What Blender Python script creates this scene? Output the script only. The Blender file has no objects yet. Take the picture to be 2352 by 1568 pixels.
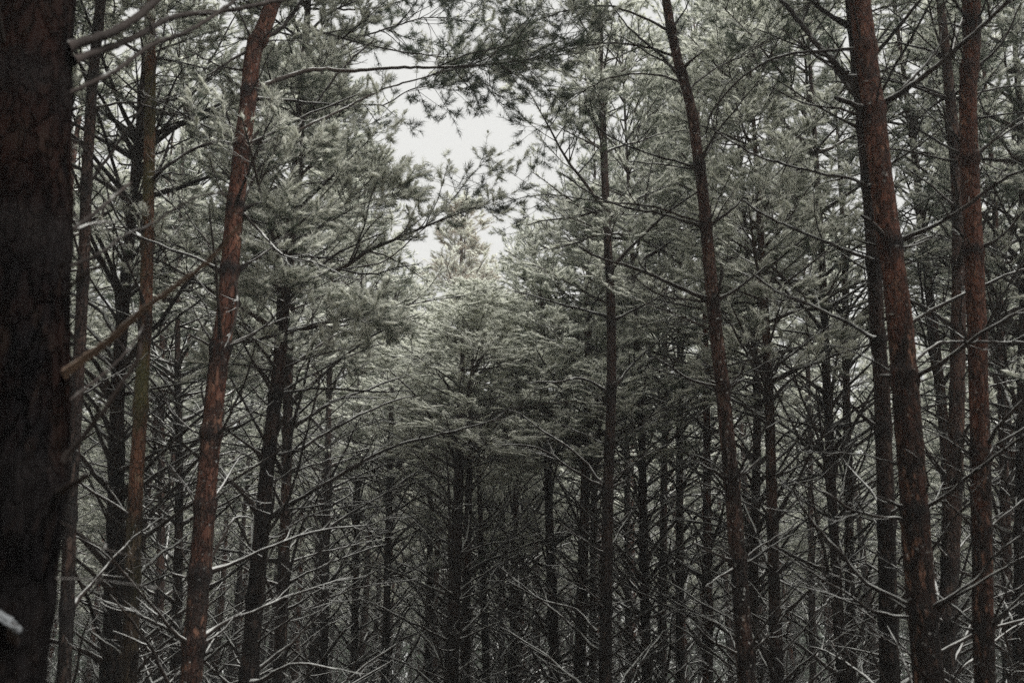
import bpy, math, random
import numpy as np
from mathutils import Vector, Matrix, Euler

PI = math.pi
S = bpy.context.scene
C = S.collection

# ------------------------------------------------------------------ camera, sky, light, exposure
LENS, PITCH, CAMZ = 35.0, math.radians(20.0), 1.65
cam_d = bpy.data.cameras.new('camera')
cam = bpy.data.objects.new('camera', cam_d)
C.objects.link(cam)
cam.location = (0, 0, CAMZ)
cam.rotation_euler = (PI / 2 + PITCH, 0, 0)
cam_d.lens = LENS
cam_d.sensor_width = 36
cam_d.clip_start = 0.05
cam_d.clip_end = 2000
cam_d.dof.use_dof = True
cam_d.dof.focus_distance = 17.0
cam_d.dof.aperture_fstop = 2.8
S.camera = cam

HAZE = 0.0022                          # density of the snowy air
SUN_EL, SUN_AZ = 64.0, 120.0            # overcast: the sun is only a soft brightening of the cloud ahead
w = bpy.data.worlds.new('World')
S.world = w
w.use_nodes = True
nt = w.node_tree
nt.nodes.clear()
sky = nt.nodes.new('ShaderNodeTexSky')
sky.sky_type = 'NISHITA'
sky.sun_disc = False
sky.sun_elevation = math.radians(SUN_EL)
sky.sun_rotation = math.radians(SUN_AZ)
cloud = nt.nodes.new('ShaderNodeMix'); cloud.data_type = 'RGBA'
noise = nt.nodes.new('ShaderNodeTexNoise'); noise.inputs['Scale'].default_value = 1.6
noise.inputs['Detail'].default_value = 4
ramp = nt.nodes.new('ShaderNodeMix'); ramp.data_type = 'RGBA'
ramp.inputs[6].default_value = (1.59, 1.585, 1.53, 1)
ramp.inputs[7].default_value = (1.73, 1.72, 1.66, 1)
cloud.inputs[0].default_value = 0.99     # nearly closed cloud cover over the clear sky
bg = nt.nodes.new('ShaderNodeBackground')
bg.inputs['Strength'].default_value = 0.1
out = nt.nodes.new('ShaderNodeOutputWorld')
L = nt.links
L.new(noise.outputs['Fac'], ramp.inputs[0])
L.new(sky.outputs[0], cloud.inputs[6])
L.new(ramp.outputs[2], cloud.inputs[7])
L.new(cloud.outputs[2], bg.inputs['Color'])
L.new(bg.outputs[0], out.inputs['Surface'])

sun_d = bpy.data.lights.new('sun', 'SUN')
sun_d.energy = 1.5
sun_d.angle = math.radians(28)
sun_d.color = (1.0, 0.98, 0.94)
sun = bpy.data.objects.new('sun', sun_d)
C.objects.link(sun)
_el, _az = math.radians(SUN_EL), math.radians(SUN_AZ)
sd = Vector((math.sin(_az) * math.cos(_el), math.cos(_az) * math.cos(_el), math.sin(_el)))
sun.rotation_euler = sd.to_track_quat('Z', 'Y').to_euler()

S.view_settings.view_transform = 'Standard'
S.view_settings.look = 'None'
S.view_settings.exposure = 2.3
S.view_settings.gamma = 1.0
S.view_settings.use_curve_mapping = False
S.render.engine = 'CYCLES'
S.cycles.use_denoising = False
S.cycles.max_bounces = 8
S.cycles.diffuse_bounces = 6
S.cycles.glossy_bounces = 1
S.cycles.volume_bounces = 1
S.cycles.use_adaptive_sampling = False

# ------------------------------------------------------------------ pixel <-> place (photo seen at 2352 x 1568)
FPX = LENS / 36 * 2352
cp, sp = math.cos(PITCH), math.sin(PITCH)
def at(x, y, Y):
    u, v = (x - 1176) / FPX, (784 - y) / FPX
    d = (u, cp - v * sp, sp + v * cp)
    t = Y / d[1]
    return np.array([d[0] * t, Y, CAMZ + d[2] * t])
def depth(p):
    return p[1] * cp + (p[2] - CAMZ) * sp
def px_of(p):
    z = depth(p)
    v = (-(p[1]) * sp + (p[2] - CAMZ) * cp) / z
    return 1176 + FPX * p[0] / z, 784 - FPX * v

# ------------------------------------------------------------------ materials
def nodes(name):
    m = bpy.data.materials.new(name)
    m.use_nodes = True
    t = m.node_tree
    return m, t, t.nodes['Principled BSDF']
def N(t, kind, **kw):
    n = t.nodes.new(kind)
    for k, v in kw.items():
        if k.startswith('i_'):
            n.inputs[k[2:].replace('_', ' ')].default_value = v
        else:
            setattr(n, k, v)
    return n
def mixc(t, fac, a, b, mode='MIX'):
    n = t.nodes.new('ShaderNodeMix'); n.data_type = 'RGBA'; n.blend_type = mode
    for i, v in ((0, fac), (6, a), (7, b)):
        if isinstance(v, (int, float)): n.inputs[i].default_value = v
        elif isinstance(v, tuple): n.inputs[i].default_value = (*v, 1)
        else: t.links.new(v, n.inputs[i])
    return n.outputs[2]
def mrange(t, v, a, b, c=0.0, d=1.0):
    n = t.nodes.new('ShaderNodeMapRange'); n.interpolation_type = 'SMOOTHSTEP'
    t.links.new(v, n.inputs[0])
    for i, q in ((1, a), (2, b), (3, c), (4, d)): n.inputs[i].default_value = q
    return n.outputs[0]
def mth(t, op, a, b=0.0):
    n = t.nodes.new('ShaderNodeMath'); n.operation = op
    for i, v in ((0, a), (1, b)):
        if isinstance(v, (int, float)): n.inputs[i].default_value = v
        else: t.links.new(v, n.inputs[i])
    return n.outputs[0]
SNOW = (0.77, 0.78, 0.76)

def bark_material(name, dark, red, pale, snow=0.5, moss=0.0, lichen=0.3):
    m, t, b = nodes(name)
    tc = N(t, 'ShaderNodeTexCoord'); oi = N(t, 'ShaderNodeObjectInfo')
    add = N(t, 'ShaderNodeVectorMath', operation='MULTIPLY_ADD')
    t.links.new(oi.outputs['Random'], add.inputs[0]); add.inputs[1].default_value = (37, 17, 5)
    t.links.new(tc.outputs['Object'], add.inputs[2])
    mp = N(t, 'ShaderNodeMapping'); mp.inputs['Scale'].default_value = (1, 1, 0.32)
    t.links.new(add.outputs[0], mp.inputs[0])
    plates = N(t, 'ShaderNodeTexVoronoi', i_Scale=30.0, feature='DISTANCE_TO_EDGE')
    cell = N(t, 'ShaderNodeTexVoronoi', i_Scale=30.0)
    big = N(t, 'ShaderNodeTexNoise', i_Scale=5.0, i_Detail=5.0, i_Roughness=0.65)
    flake = N(t, 'ShaderNodeTexNoise', i_Scale=26.0, i_Detail=4.0, i_Roughness=.6)
    fine = N(t, 'ShaderNodeTexNoise', i_Scale=70.0, i_Detail=6.0, i_Roughness=0.7)
    warp = N(t, 'ShaderNodeTexNoise', i_Scale=18.0, i_Detail=3.0)
    wm = N(t, 'ShaderNodeVectorMath', operation='MULTIPLY_ADD')
    t.links.new(mp.outputs[0], warp.inputs['Vector'])
    t.links.new(warp.outputs['Color'], wm.inputs[0]); wm.inputs[1].default_value = (.10, .10, .10)
    t.links.new(mp.outputs[0], wm.inputs[2])
    for n in (plates, cell): t.links.new(wm.outputs[0], n.inputs['Vector'])
    for n in (big, fine, flake): t.links.new(mp.outputs[0], n.inputs['Vector'])
    so = N(t, 'ShaderNodeSeparateXYZ'); t.links.new(tc.outputs['Object'], so.inputs[0])
    hz = mth(t, 'ADD', big.outputs['Fac'], mrange(t, so.outputs[2], 1.2, 5.0, -.16, .14))     # thin red bark higher up, dark plates low down
    c = mixc(t, mrange(t, hz, .36, .62), dark, red)
    c = mixc(t, mrange(t, flake.outputs['Fac'], .52, .66, 0, .8), c, pale)
    sep = N(t, 'ShaderNodeSeparateColor'); t.links.new(cell.outputs['Color'], sep.inputs[0])
    c = mixc(t, mrange(t, sep.outputs[0], .5, 1, 0, .55), c, tuple(x * .45 for x in dark))
    crack = mrange(t, mth(t, 'ADD', plates.outputs['Distance'], mth(t, 'MULTIPLY', mth(t, 'SUBTRACT', fine.outputs['Fac'], .5), .35)), -.02, .16, .3, 1.0)
    c = mixc(t, 1.0, c, crack, 'MULTIPLY')
    at_ = N(t, 'ShaderNodeAttribute', attribute_name='whorl')       # old black bark round each ring of branches
    c = mixc(t, mth(t, 'MULTIPLY', at_.outputs['Fac'], mrange(t, warp.outputs['Fac'], .3, .55, .35, 1)), c, (.014, .012, .012))
    if moss:
        mn = N(t, 'ShaderNodeTexNoise', i_Scale=3.0, i_Detail=6.0); t.links.new(mp.outputs[0], mn.inputs['Vector'])
        c = mixc(t, mrange(t, mn.outputs['Fac'], .45, .62, 0, moss), c, (.085, .088, .035))
    # snow dust caught on plate edges and wherever the bark faces up
    g = N(t, 'ShaderNodeNewGeometry'); sx = N(t, 'ShaderNodeSeparateXYZ'); t.links.new(g.outputs['Normal'], sx.inputs[0])
    sn = N(t, 'ShaderNodeTexNoise', i_Scale=28.0, i_Detail=4.0, i_Roughness=.6); t.links.new(add.outputs[0], sn.inputs['Vector'])
    b.inputs['Specular IOR Level'].default_value = .0 if snow == 0 else .12
    f1 = mrange(t, sn.outputs['Fac'], .66 - .06 * snow, .76 - .06 * snow, 0, .55 * min(1, snow * 1.6))
    f2 = mrange(t, mth(t, 'ADD', sx.outputs[2], mth(t, 'MULTIPLY', sn.outputs['Fac'], .5)), .62, .9)
    c = mixc(t, mth(t, 'MAXIMUM', f1, f2), c, SNOW)
    t.links.new(c, b.inputs['Base Color'])
    b.inputs['Roughness'].default_value = .85
    h = mth(t, 'ADD', mth(t, 'MULTIPLY', crack, .8), mth(t, 'MULTIPLY', fine.outputs['Fac'], .7))
    bp = N(t, 'ShaderNodeBump', i_Strength=.9, i_Distance=.012); t.links.new(h, bp.inputs['Height'])
    t.links.new(bp.outputs[0], b.inputs['Normal'])
    return m
BARK = {
 'red':   bark_material('bark_red', (.028, .018, .015), (.125, .050, .033), (.24, .125, .085), .5),
 'black': bark_material('bark_shaded', (.0055, .005, .0055), (.017, .009, .0075), (.018, .012, .010), .0),  # near-black: shade on the nearest trunk is put into its bark colours
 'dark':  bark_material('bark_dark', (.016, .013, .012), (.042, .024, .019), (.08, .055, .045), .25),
 'snowy': bark_material('bark_snowy', (.028, .020, .018), (.085, .044, .034), (.2, .13, .1), .9),
 'moss':  bark_material('bark_moss', (.045, .032, .02), (.17, .08, .05), (.2, .15, .1), .4, moss=.75),
 'plain': bark_material('bark_plain', (.02, .015, .013), (.066, .034, .025), (.12, .08, .06), .35),
}
def twig_material(name, colour, lo, hi, amount=1.0):
    m, t, b = nodes(name)
    g = N(t, 'ShaderNodeNewGeometry'); sx = N(t, 'ShaderNodeSeparateXYZ'); t.links.new(g.outputs['Normal'], sx.inputs[0])
    sn = N(t, 'ShaderNodeTexNoise', i_Scale=9.0, i_Detail=4.0); t.links.new(g.outputs['Position'], sn.inputs['Vector'])
    f = mrange(t, mth(t, 'ADD', sx.outputs[2], mth(t, 'MULTIPLY', mth(t, 'SUBTRACT', sn.outputs['Fac'], .5), 1.7)), lo, hi, 0, amount)
    cn = N(t, 'ShaderNodeTexNoise', i_Scale=3.0, i_Detail=3.0); t.links.new(g.outputs['Position'], cn.inputs['Vector'])
    c = mixc(t, mrange(t, cn.outputs['Fac'], .4, .65), tuple(x * .5 for x in colour), colour)
    c = mixc(t, f, c, SNOW)
    t.links.new(c, b.inputs['Base Color'])
    b.inputs['Roughness'].default_value = .85
    b.inputs['Specular IOR Level'].default_value = .2
    return m
TWIG = twig_material('dead_twig', (.034, .025, .021), .36, .68, .72)
TWIG_NEAR = twig_material('near_twig', (.028, .020, .017), .72, 1.0, .35)
PALE_TWIG = twig_material('pale_twig', (.24, .17, .125), .75, 1.0, .8)
TWIG_LIVE = twig_material('live_twig', (.05, .036, .029), .5, .85)

def needle_material():
    m, t, b = nodes('pine_needles')
    a = N(t, 'ShaderNodeAttribute', attribute_name='snow'); q = N(t, 'ShaderNodeAttribute', attribute_name='tone')
    oi = N(t, 'ShaderNodeObjectInfo')
    c = mixc(t, q.outputs['Fac'], (.042, .060, .042), (.084, .112, .074))
    c = mixc(t, mrange(t, oi.outputs['Random'], .6, 1, 0, .5), c, (.085, .092, .05))
    bw = N(t, 'ShaderNodeAttribute', attribute_name='brown')
    c = mixc(t, bw.outputs['Fac'], c, (.42, .32, .26))
    c = mixc(t, a.outputs['Fac'], c, (.79, .80, .73))
    t.links.new(c, b.inputs['Base Color'])
    b.inputs['Roughness'].default_value = .7
    b.inputs['Specular IOR Level'].default_value = .2
    tr = N(t, 'ShaderNodeBsdfTranslucent'); t.links.new(c, tr.inputs[0])
    ms = N(t, 'ShaderNodeMixShader'); ms.inputs[0].default_value = .4
    o = t.nodes['Material Output']
    t.links.new(b.outputs[0], ms.inputs[1]); t.links.new(tr.outputs[0], ms.inputs[2]); t.links.new(ms.outputs[0], o.inputs[0])
    return m
NEEDLE = needle_material()
def snow_material():
    m, t, b = nodes('snow')
    n = N(t, 'ShaderNodeTexNoise', i_Scale=60.0, i_Detail=5.0)
    bp = N(t, 'ShaderNodeBump', i_Strength=.5, i_Distance=.01); t.links.new(n.outputs['Fac'], bp.inputs['Height'])
    t.links.new(bp.outputs[0], b.inputs['Normal'])
    b.inputs['Base Color'].default_value = (.16, .17, .18, 1); b.inputs['Roughness'].default_value = .8
    return m
SNOWM = snow_material()
def floor_material():
    m, t, b = nodes('forest_floor')
    g = N(t, 'ShaderNodeNewGeometry')
    n1 = N(t, 'ShaderNodeTexNoise', i_Scale=.7, i_Detail=9.0, i_Roughness=.7)
    n2 = N(t, 'ShaderNodeTexNoise', i_Scale=14.0, i_Detail=8.0, i_Roughness=.75)
    for n in (n1, n2): t.links.new(g.outputs['Position'], n.inputs['Vector'])
    c = mixc(t, n2.outputs['Fac'], (.03, .022, .014), (.12, .08, .05))
    c = mixc(t, mrange(t, mth(t, 'ADD', n1.outputs['Fac'], mth(t, 'MULTIPLY', n2.outputs['Fac'], .5)), .72, .95, 0, .9), c, SNOW)
    t.links.new(c, b.inputs['Base Color']); b.inputs['Roughness'].default_value = .9
    bp = N(t, 'ShaderNodeBump', i_Strength=.8, i_Distance=.05); t.links.new(n2.outputs['Fac'], bp.inputs['Height'])
    t.links.new(bp.outputs[0], b.inputs['Normal'])
    return m

# ------------------------------------------------------------------ mesh helpers
class Geo:
    """collects vertex / face arrays and links them as one mesh"""
    def __init__(s):
        s.v, s.q, s.t, s.n = [], [], [], 0
        s.fa = {}                       # face attributes for triangles (needles)
    def add(s, V, Q=None, T=None, attrs=None):
        if Q is not None and len(Q): s.q.append(Q + s.n)
        if T is not None and len(T):
            s.t.append(T + s.n)
            for k in ('snow', 'tone', 'brown'):
                s.fa.setdefault(k, []).append(attrs[k] if attrs else np.zeros(len(T)))
        s.v.append(V); s.n += len(V)
    def merge(s, o, M=None):
        if not o.n: return
        V = np.concatenate(o.v)
        if M is not None: V = V @ M[:3, :3].T + M[:3, 3]
        base = s.n
        s.v.append(V); s.n += len(V)
        if o.q: s.q.append(np.concatenate(o.q) + base)
        if o.t:
            s.t.append(np.concatenate(o.t) + base)
            for k in o.fa: s.fa.setdefault(k, []).append(np.concatenate(o.fa[k]))
    def mesh(s, name, mats, vattr=None, smooth=True):
        me = bpy.data.meshes.new(name)
        V = np.concatenate(s.v).astype(np.float32)
        Q = np.concatenate(s.q) if s.q else np.zeros((0, 4), int)
        T = np.concatenate(s.t) if s.t else np.zeros((0, 3), int)
        me.vertices.add(len(V)); me.vertices.foreach_set('co', V.ravel())
        me.loops.add(Q.size + T.size)
        me.loops.foreach_set('vertex_index', np.concatenate([Q.ravel(), T.ravel()]).astype(np.int32))
        me.polygons.add(len(Q) + len(T))
        ls = np.concatenate([np.arange(len(Q)) * 4, Q.size + np.arange(len(T)) * 3]).astype(np.int32)
        me.polygons.foreach_set('loop_start', ls)
        for m in mats: me.materials.append(m)
        if len(mats) > 1:
            me.polygons.foreach_set('material_index', np.concatenate([np.zeros(len(Q)), np.ones(len(T))]).astype(np.int32))
        me.polygons.foreach_set('use_smooth', np.concatenate([np.full(len(Q), smooth), np.zeros(len(T), bool)]))
        if s.fa:
            for k, a in s.fa.items():
                at_ = me.attributes.new(k, 'FLOAT', 'FACE')
                at_.data.foreach_set('value', np.concatenate([np.zeros(len(Q)), np.concatenate(a)]).astype(np.float32))
        if vattr is not None:
            for k, a in vattr.items():
                at_ = me.attributes.new(k, 'FLOAT', 'POINT'); at_.data.foreach_set('value', a.astype(np.float32))
        me.update(calc_edges=True)
        return me

def unit(a):
    return a / (np.linalg.norm(a, axis=-1, keepdims=True) + 1e-9)
def tubes(P, R, k):
    """P (n,m,3) centre lines, R (n,m) radii -> verts, quads"""
    n, m, _ = P.shape
    T = np.gradient(P, axis=1); T = unit(T)
    mean = unit(P[:, -1] - P[:, 0])
    ref = np.where(np.abs(mean[:, 2:3]) < .8, np.array([[0, 0, 1.]]), np.array([[1., 0, 0]]))[:, None, :]
    A = unit(np.cross(T, np.broadcast_to(ref, T.shape))); B = np.cross(A, T)
    th = np.arange(k) * 2 * PI / k
    V = P[:, :, None, :] + R[:, :, None, None] * (np.cos(th)[None, None, :, None] * A[:, :, None, :] + np.sin(th)[None, None, :, None] * B[:, :, None, :])
    V = V.reshape(-1, 3)
    i = np.arange(n)[:, None, None] * m * k + np.arange(m - 1)[None, :, None] * k
    j = np.arange(k)[None, None, :]; j2 = (j + 1) % k
    Q = np.stack([i + j, i + j2, i + k + j2, i + k + j], -1).reshape(-1, 4)
    return V, Q
def spline(pts, step):
    """Catmull-Rom through rows of pts (any width), resampled about every step"""
    pts = np.asarray(pts, float)
    if len(pts) == 2: pts = np.array([pts[0], pts.mean(0), pts[1]])
    p = np.vstack([2 * pts[0] - pts[1], pts, 2 * pts[-1] - pts[-2]])
    o = []
    for i in range(1, len(p) - 2):
        k = max(1, int(round(np.linalg.norm(p[i + 1][:3] - p[i][:3]) / step)))
        t = (np.arange(k) / k)[:, None]
        o.append(.5 * (2 * p[i] + (p[i + 1] - p[i - 1]) * t + (2 * p[i - 1] - 5 * p[i] + 4 * p[i + 1] - p[i + 2]) * t ** 2 + (3 * p[i] - p[i - 1] - 3 * p[i + 1] + p[i + 2]) * t ** 3))
    return np.vstack(o + [pts[-1:]])

def twigs_on(rng, P, R, n, lmin, lmax, m=5, up=.25, t0=.2, spread=(30, 62), rscale=.62, rmin=.0034):
    """n side twigs growing from rows of centre lines P (a,mm,3)"""
    a, mm, _ = P.shape
    who = rng.integers(0, a, n); t = t0 + (1 - t0) * rng.random(n) ** .85
    f = np.clip(t * (mm - 1), 0, mm - 1.001); i = f.astype(int); fr = (f - i)[:, None]
    p0 = P[who, i] * (1 - fr) + P[who, i + 1] * fr
    d = unit(P[who, i + 1] - P[who, i])
    r0 = R[who, i] * (1 - fr[:, 0]) + R[who, i + 1] * fr[:, 0]
    side = np.cross(d, np.array([0, 0, 1.])) * np.where(rng.random(n) < .5, 1, -1)[:, None] + rng.normal(0, .45, (n, 3))
    side = unit(side - d * (side * d).sum(1, keepdims=True))
    an = np.radians(rng.uniform(spread[0], spread[1], n))[:, None]
    dd = unit(d * np.cos(an) + side * np.sin(an))
    L_ = (lmin + (lmax - lmin) * rng.random(n) ** 1.5) * (1.15 - .6 * t)
    Q = np.zeros((n, m, 3)); Q[:, 0] = p0
    for s in range(1, m):
        dd = unit(dd + rng.normal(0, .13, (n, 3)) + np.array([0, 0, up]) * (.12 + .1 * s))
        Q[:, s] = Q[:, s - 1] + dd * (L_ / (m - 1))[:, None]
    rr = np.maximum(r0 * rscale, rmin)[:, None] * (1 - .62 * np.linspace(0, 1, m))[None, :]
    return Q, np.maximum(rr, rmin * .7)

def dead_branch_geo(rng, P, r0, r1, dens=6., fine=1.0, k=6):
    """a bare branch along centre line P (m,3) with side twigs"""
    P = np.asarray(P); m = len(P)
    g = Geo()
    LL = np.linalg.norm(np.diff(P, axis=0), axis=1).sum()
    R = r0 + (r1 - r0) * np.linspace(0, 1, m) ** .8
    R = R * (1 + rng.normal(0, .05, m)); R[-1] *= .5
    R[0] *= 1.7; R[1] *= 1.15
    g.add(*tubes(P[None], R[None], k))
    n = max(1, int(dens * LL)) if dens > .15 else 0
    if not n: return g
    Q, RR = twigs_on(rng, P[None], R[None], n, .07, .42 * min(1.2, LL), 5)
    g.add(*tubes(Q, RR, 4))
    n2 = int(n * 1.6 * fine)
    if n2:
        Q2, R2 = twigs_on(rng, Q, RR, n2, .04, .16, 4, rmin=.0026)
        g.add(*tubes(Q2, R2, 3))
    return g
def free_curve(rng, L_, el, m=10, bend=.05, flat=.5, sag=.0):
    """curve from the origin along +X that leaves the trunk rising and flattens out"""
    P = np.zeros((m, 3)); el = math.radians(el); az = 0.0
    for i in range(1, m):
        e = el * (1 - flat * i / m) - sag * i / m + rng.normal(0, bend)
        az += rng.normal(0, bend)
        P[i] = P[i - 1] + L_ / (m - 1) * np.array([math.cos(e) * math.cos(az), math.cos(e) * math.sin(az), math.sin(e)])
    return P

def needles(rng, P, D, snowy, per=24, ln=.065, wd=.0046, brown=None):
    """tufts of needles at P (n,3) pointing along D (n,3): one thin blade per needle"""
    n = len(P)
    if not n: return None
    a = unit(np.cross(D, rng.normal(0, 1, (n, 3)))); b = np.cross(D, a)
    ph = rng.random((n, per)) * 2 * PI; ti = np.radians(rng.uniform(18, 68, (n, per)))
    rad = np.cos(ph)[..., None] * a[:, None] + np.sin(ph)[..., None] * b[:, None]
    d = D[:, None] * np.cos(ti)[..., None] + rad * np.sin(ti)[..., None]
    base = P[:, None] + D[:, None] * (rng.random((n, per, 1)) - .55) * .085 + rad * .003
    l = ln * rng.uniform(.7, 1.15, (n, per, 1))
    tip = base + d * l
    tip[..., 2] -= .004
    wv = unit(np.cross(d, rng.normal(0, 1, (n, per, 3)))) * wd * .5
    V = np.stack([base - wv, base + wv, tip], 2).reshape(-1, 3)
    T = np.arange(n * per * 3).reshape(-1, 3)
    # snow lies on the needles that point up or lie flat on top of the tuft
    upn = np.clip(rad[..., 2] * .6 + .45, 0, 1)
    s = np.clip((upn * 1.7 * snowy[:, None] + rng.normal(0, .16, (n, per)) - .44) * 3.2, 0, 1)
    tone = np.repeat(rng.random(n), per)
    bw = np.repeat(np.zeros(n) if brown is None else brown, per)
    return V, T, dict(snow=s.ravel(), tone=tone, brown=bw)

def live_branch_geo(rng, P, r0, shoots=12, per=24, snow=.8, foli=.35, ln=.065, wd=.0046, bare=None, brown=0.0):
    """a living branch: side shoots and tertiary shoots that carry needle tufts on their outer part"""
    P = np.asarray(P); m = len(P)
    LL = np.linalg.norm(np.diff(P, axis=0), axis=1).sum()
    g = Geo()
    R = r0 * (1 - .78 * np.linspace(0, 1, m)); R[0] *= 1.3
    g.add(*tubes(P[None], R[None], 5))
    Q, RR = twigs_on(rng, P[None], R[None], shoots, .18 * LL + .08, .5 * LL + .1, 5, up=.2, t0=.22 if bare is None else bare, spread=(35, 65), rmin=.003)
    g.add(*tubes(Q, RR, 3))
    Q2, R2 = twigs_on(rng, Q, RR, int(shoots * 2.6), .10, .28, 4, up=.35, t0=.35, rmin=.0026)
    g.add(*tubes(Q2, R2, 3))
    pts, dirs = [], []
    for A, tt in ((Q, (.55, .75, 1.0)), (Q2, (.4, .7, 1.0)), (P[None], (.86, .93, 1.0))):
        mm = A.shape[1]
        for t in tt:
            f = min(t * (mm - 1), mm - 1.001); i = int(f); fr = f - i
            pts.append(A[:, i] * (1 - fr) + A[:, i + 1] * fr)
            dirs.append(unit(A[:, i + 1] - A[:, i] + np.array([0, 0, .015])))
    pts = np.vstack(pts); dirs = np.vstack(dirs)
    keep = rng.random(len(pts)) < (.6 + foli)
    pts, dirs = pts[keep], dirs[keep]
    sn = np.clip(rng.normal(snow, .28, len(pts)) + rng.normal(0, .28), 0, 1.4)
    rel = pts[:, 2] - pts[:, 2].mean()                       # the upper side of a bough carries the snow, its underside stays bare
    sn = np.clip(sn + np.clip(rel / .12, -1.3, 1.3) * .38, 0, 1.5)
    bw = np.full(len(pts), brown) * (rng.random(len(pts)) < .8)
    V, T, A = needles(rng, pts, dirs, sn, per, ln, wd, bw)
    g.add(V, None, T, A)
    # small pads of snow resting on the tufts
    k = rng.random(len(pts)) < np.clip(sn - .45, 0, .75)
    pc = pts[k] + dirs[k] * rng.uniform(-.01, .05, (k.sum(), 1)) + [0, 0, .008]; n_ = len(pc)
    if n_:
        a = unit(dirs[k] * [1, 1, .4]); b = unit(np.cross(a, [0, 0, 1.]) + 1e-6)
        la = rng.uniform(.02, .06, (n_, 1)); lb = rng.uniform(.010, .026, (n_, 1)); up = np.array([0, 0, 1.]) * rng.uniform(.01, .026, (n_, 1))
        V = np.stack([pc + a * la, pc + b * lb + a * la * .2, pc - a * la, pc - b * lb - a * la * .1, pc + up], 1).reshape(-1, 3)
        T = (np.arange(n_)[:, None, None] * 5 + np.array([[0, 1, 4], [1, 2, 4], [2, 3, 4], [3, 0, 4]])[None]).reshape(-1, 3)
        g.add(V, None, T, dict(snow=np.full(len(T), 1.), tone=np.zeros(len(T)), brown=np.zeros(len(T))))
    return g

# ------------------------------------------------------------------ objects
def link(name, data, parent=None, loc=(0, 0, 0), rot=(0, 0, 0), scale=None):
    o = bpy.data.objects.new(name, data)
    C.objects.link(o)
    if parent: o.parent = parent
    o.location = loc; o.rotation_euler = rot
    if scale is not None: o.scale = scale if hasattr(scale, '__len__') else (scale,) * 3
    return o
def tag(o, label=None, cat=None, group=None, kind=None):
    if label: o['label'] = label
    if cat: o['category'] = cat
    if group: o['group'] = group
    if kind: o['kind'] = kind
    return o

# ---- library of bare branches (pointing along +X, about 1 m long)
lr = np.random.default_rng(11)
DEAD_G, DEAD = [], []
for i in range(22):
    P = free_curve(lr, 1.0, lr.uniform(30, 60), 10, .08, lr.uniform(.0, .7), lr.uniform(-.1, .2))
    g = dead_branch_geo(lr, P, .0135, .0055, dens=lr.uniform(3, 8), fine=.8, k=6)
    DEAD_G.append(g); DEAD.append(g.mesh('dead_branch', [TWIG]))
STUB = []
for i in range(6):
    P = free_curve(lr, .22, lr.uniform(10, 60), 5, .08, .2)
    STUB.append(dead_branch_geo(lr, P, .012, .007, dens=2, fine=0, k=6).mesh('branch_stub', [TWIG]))

def rotm(az, el=0.0, s=1.0, loc=(0, 0, 0)):
    M = Matrix.Translation(loc) @ Matrix.Rotation(az, 4, 'Z') @ Matrix.Rotation(-el, 4, 'Y') @ Matrix.Diagonal((s, s, s, 1))
    return np.array(M)

# ---- library of crowns (origin at the lowest living whorl, axis +Z, height about 6.4 m, radius 1)
def crown_geo(seed, Hc=6.4, rad=1.55, per=22, thin=1.0, snow=.8, brown=0.0, shoots=14):
    rng = np.random.default_rng(seed)
    g = Geo()
    z = 0.0; az0 = rng.random() * 6; wob = rng.uniform(.7, 1.2, 6)
    while z < Hc - .15:
        t = z / Hc
        n = rng.integers(4, 7)
        prof = rad * (min(1, .62 + t * 2.2) if t < .2 else 1.0) * (1 - max(0, t - .15) / .9) ** .6 * wob[int(t * 5.99)]
        for k in range(n):
            if rng.random() > thin: continue
            Lb = max(.22, prof * rng.uniform(.45, 1.3))
            el = 12 + 48 * t + rng.uniform(-10, 12)
            P = free_curve(rng, Lb, el, 8, .07, .3, -.15 + .3 * (1 - t) * .5)
            a = az0 + 2 * PI * k / n + rng.normal(0, .25)
            b = live_branch_geo(rng, P, .006 + .010 * Lb, shoots=max(4, int(shoots * (.35 + .65 * Lb / rad))), per=per, snow=snow + .2 * (t - .3), ln=.068, wd=.0050, brown=brown)
            g.merge(b, rotm(a, 0, 1, (0, 0, z)))
        z += rng.uniform(.34, .52) * (1 - .25 * t); az0 += rng.random() * 3
    # leader
    P = np.array([[0, 0, Hc - .6], [.01, 0, Hc - .3], [0, .01, Hc]])
    g.merge(live_branch_geo(rng, P, .012, shoots=5, per=per, snow=snow))
    return g
CROWN = [crown_geo(100 + i, 6.4, r, per=p, thin=th, snow=s, brown=b).mesh('crown', [TWIG_LIVE, NEEDLE])
         for i, (r, p, th, s, b) in enumerate([(1.85, 20, .62, 1.1, 0), (2.0, 20, .55, .9, 0), (1.7, 20, .72, 1.6, 0),
                                               (1.9, 20, .58, .75, 0), (1.75, 18, .45, 1.0, 0), (1.6, 24, .95, 1.7, 0), (1.5, 20, 1.0, .85, .7), (1.9, 20, .9, 1.1, 0), (1.75, 20, .95, 1.5, 0), (2.0, 20, .85, 1.0, 0)])]
BROWN_CROWN = 6

def branchwork_geo(seed, z0, z1, lmax=1.5, dens=1.0):
    rng = np.random.default_rng(seed)
    g = Geo(); z = z0
    while z < z1:
        n = rng.integers(3, 6)
        a0 = rng.random() * 6
        for k in range(n):
            if rng.random() > dens: continue
            Lb = rng.uniform(.4, 1.0) * lmax
            g.merge(DEAD_G[rng.integers(len(DEAD_G))], rotm(a0 + 2 * PI * k / n + rng.normal(0, .3), rng.normal(0, .12), Lb, (0, 0, z)))
        z += rng.uniform(.24, .42)
    return g

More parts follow.
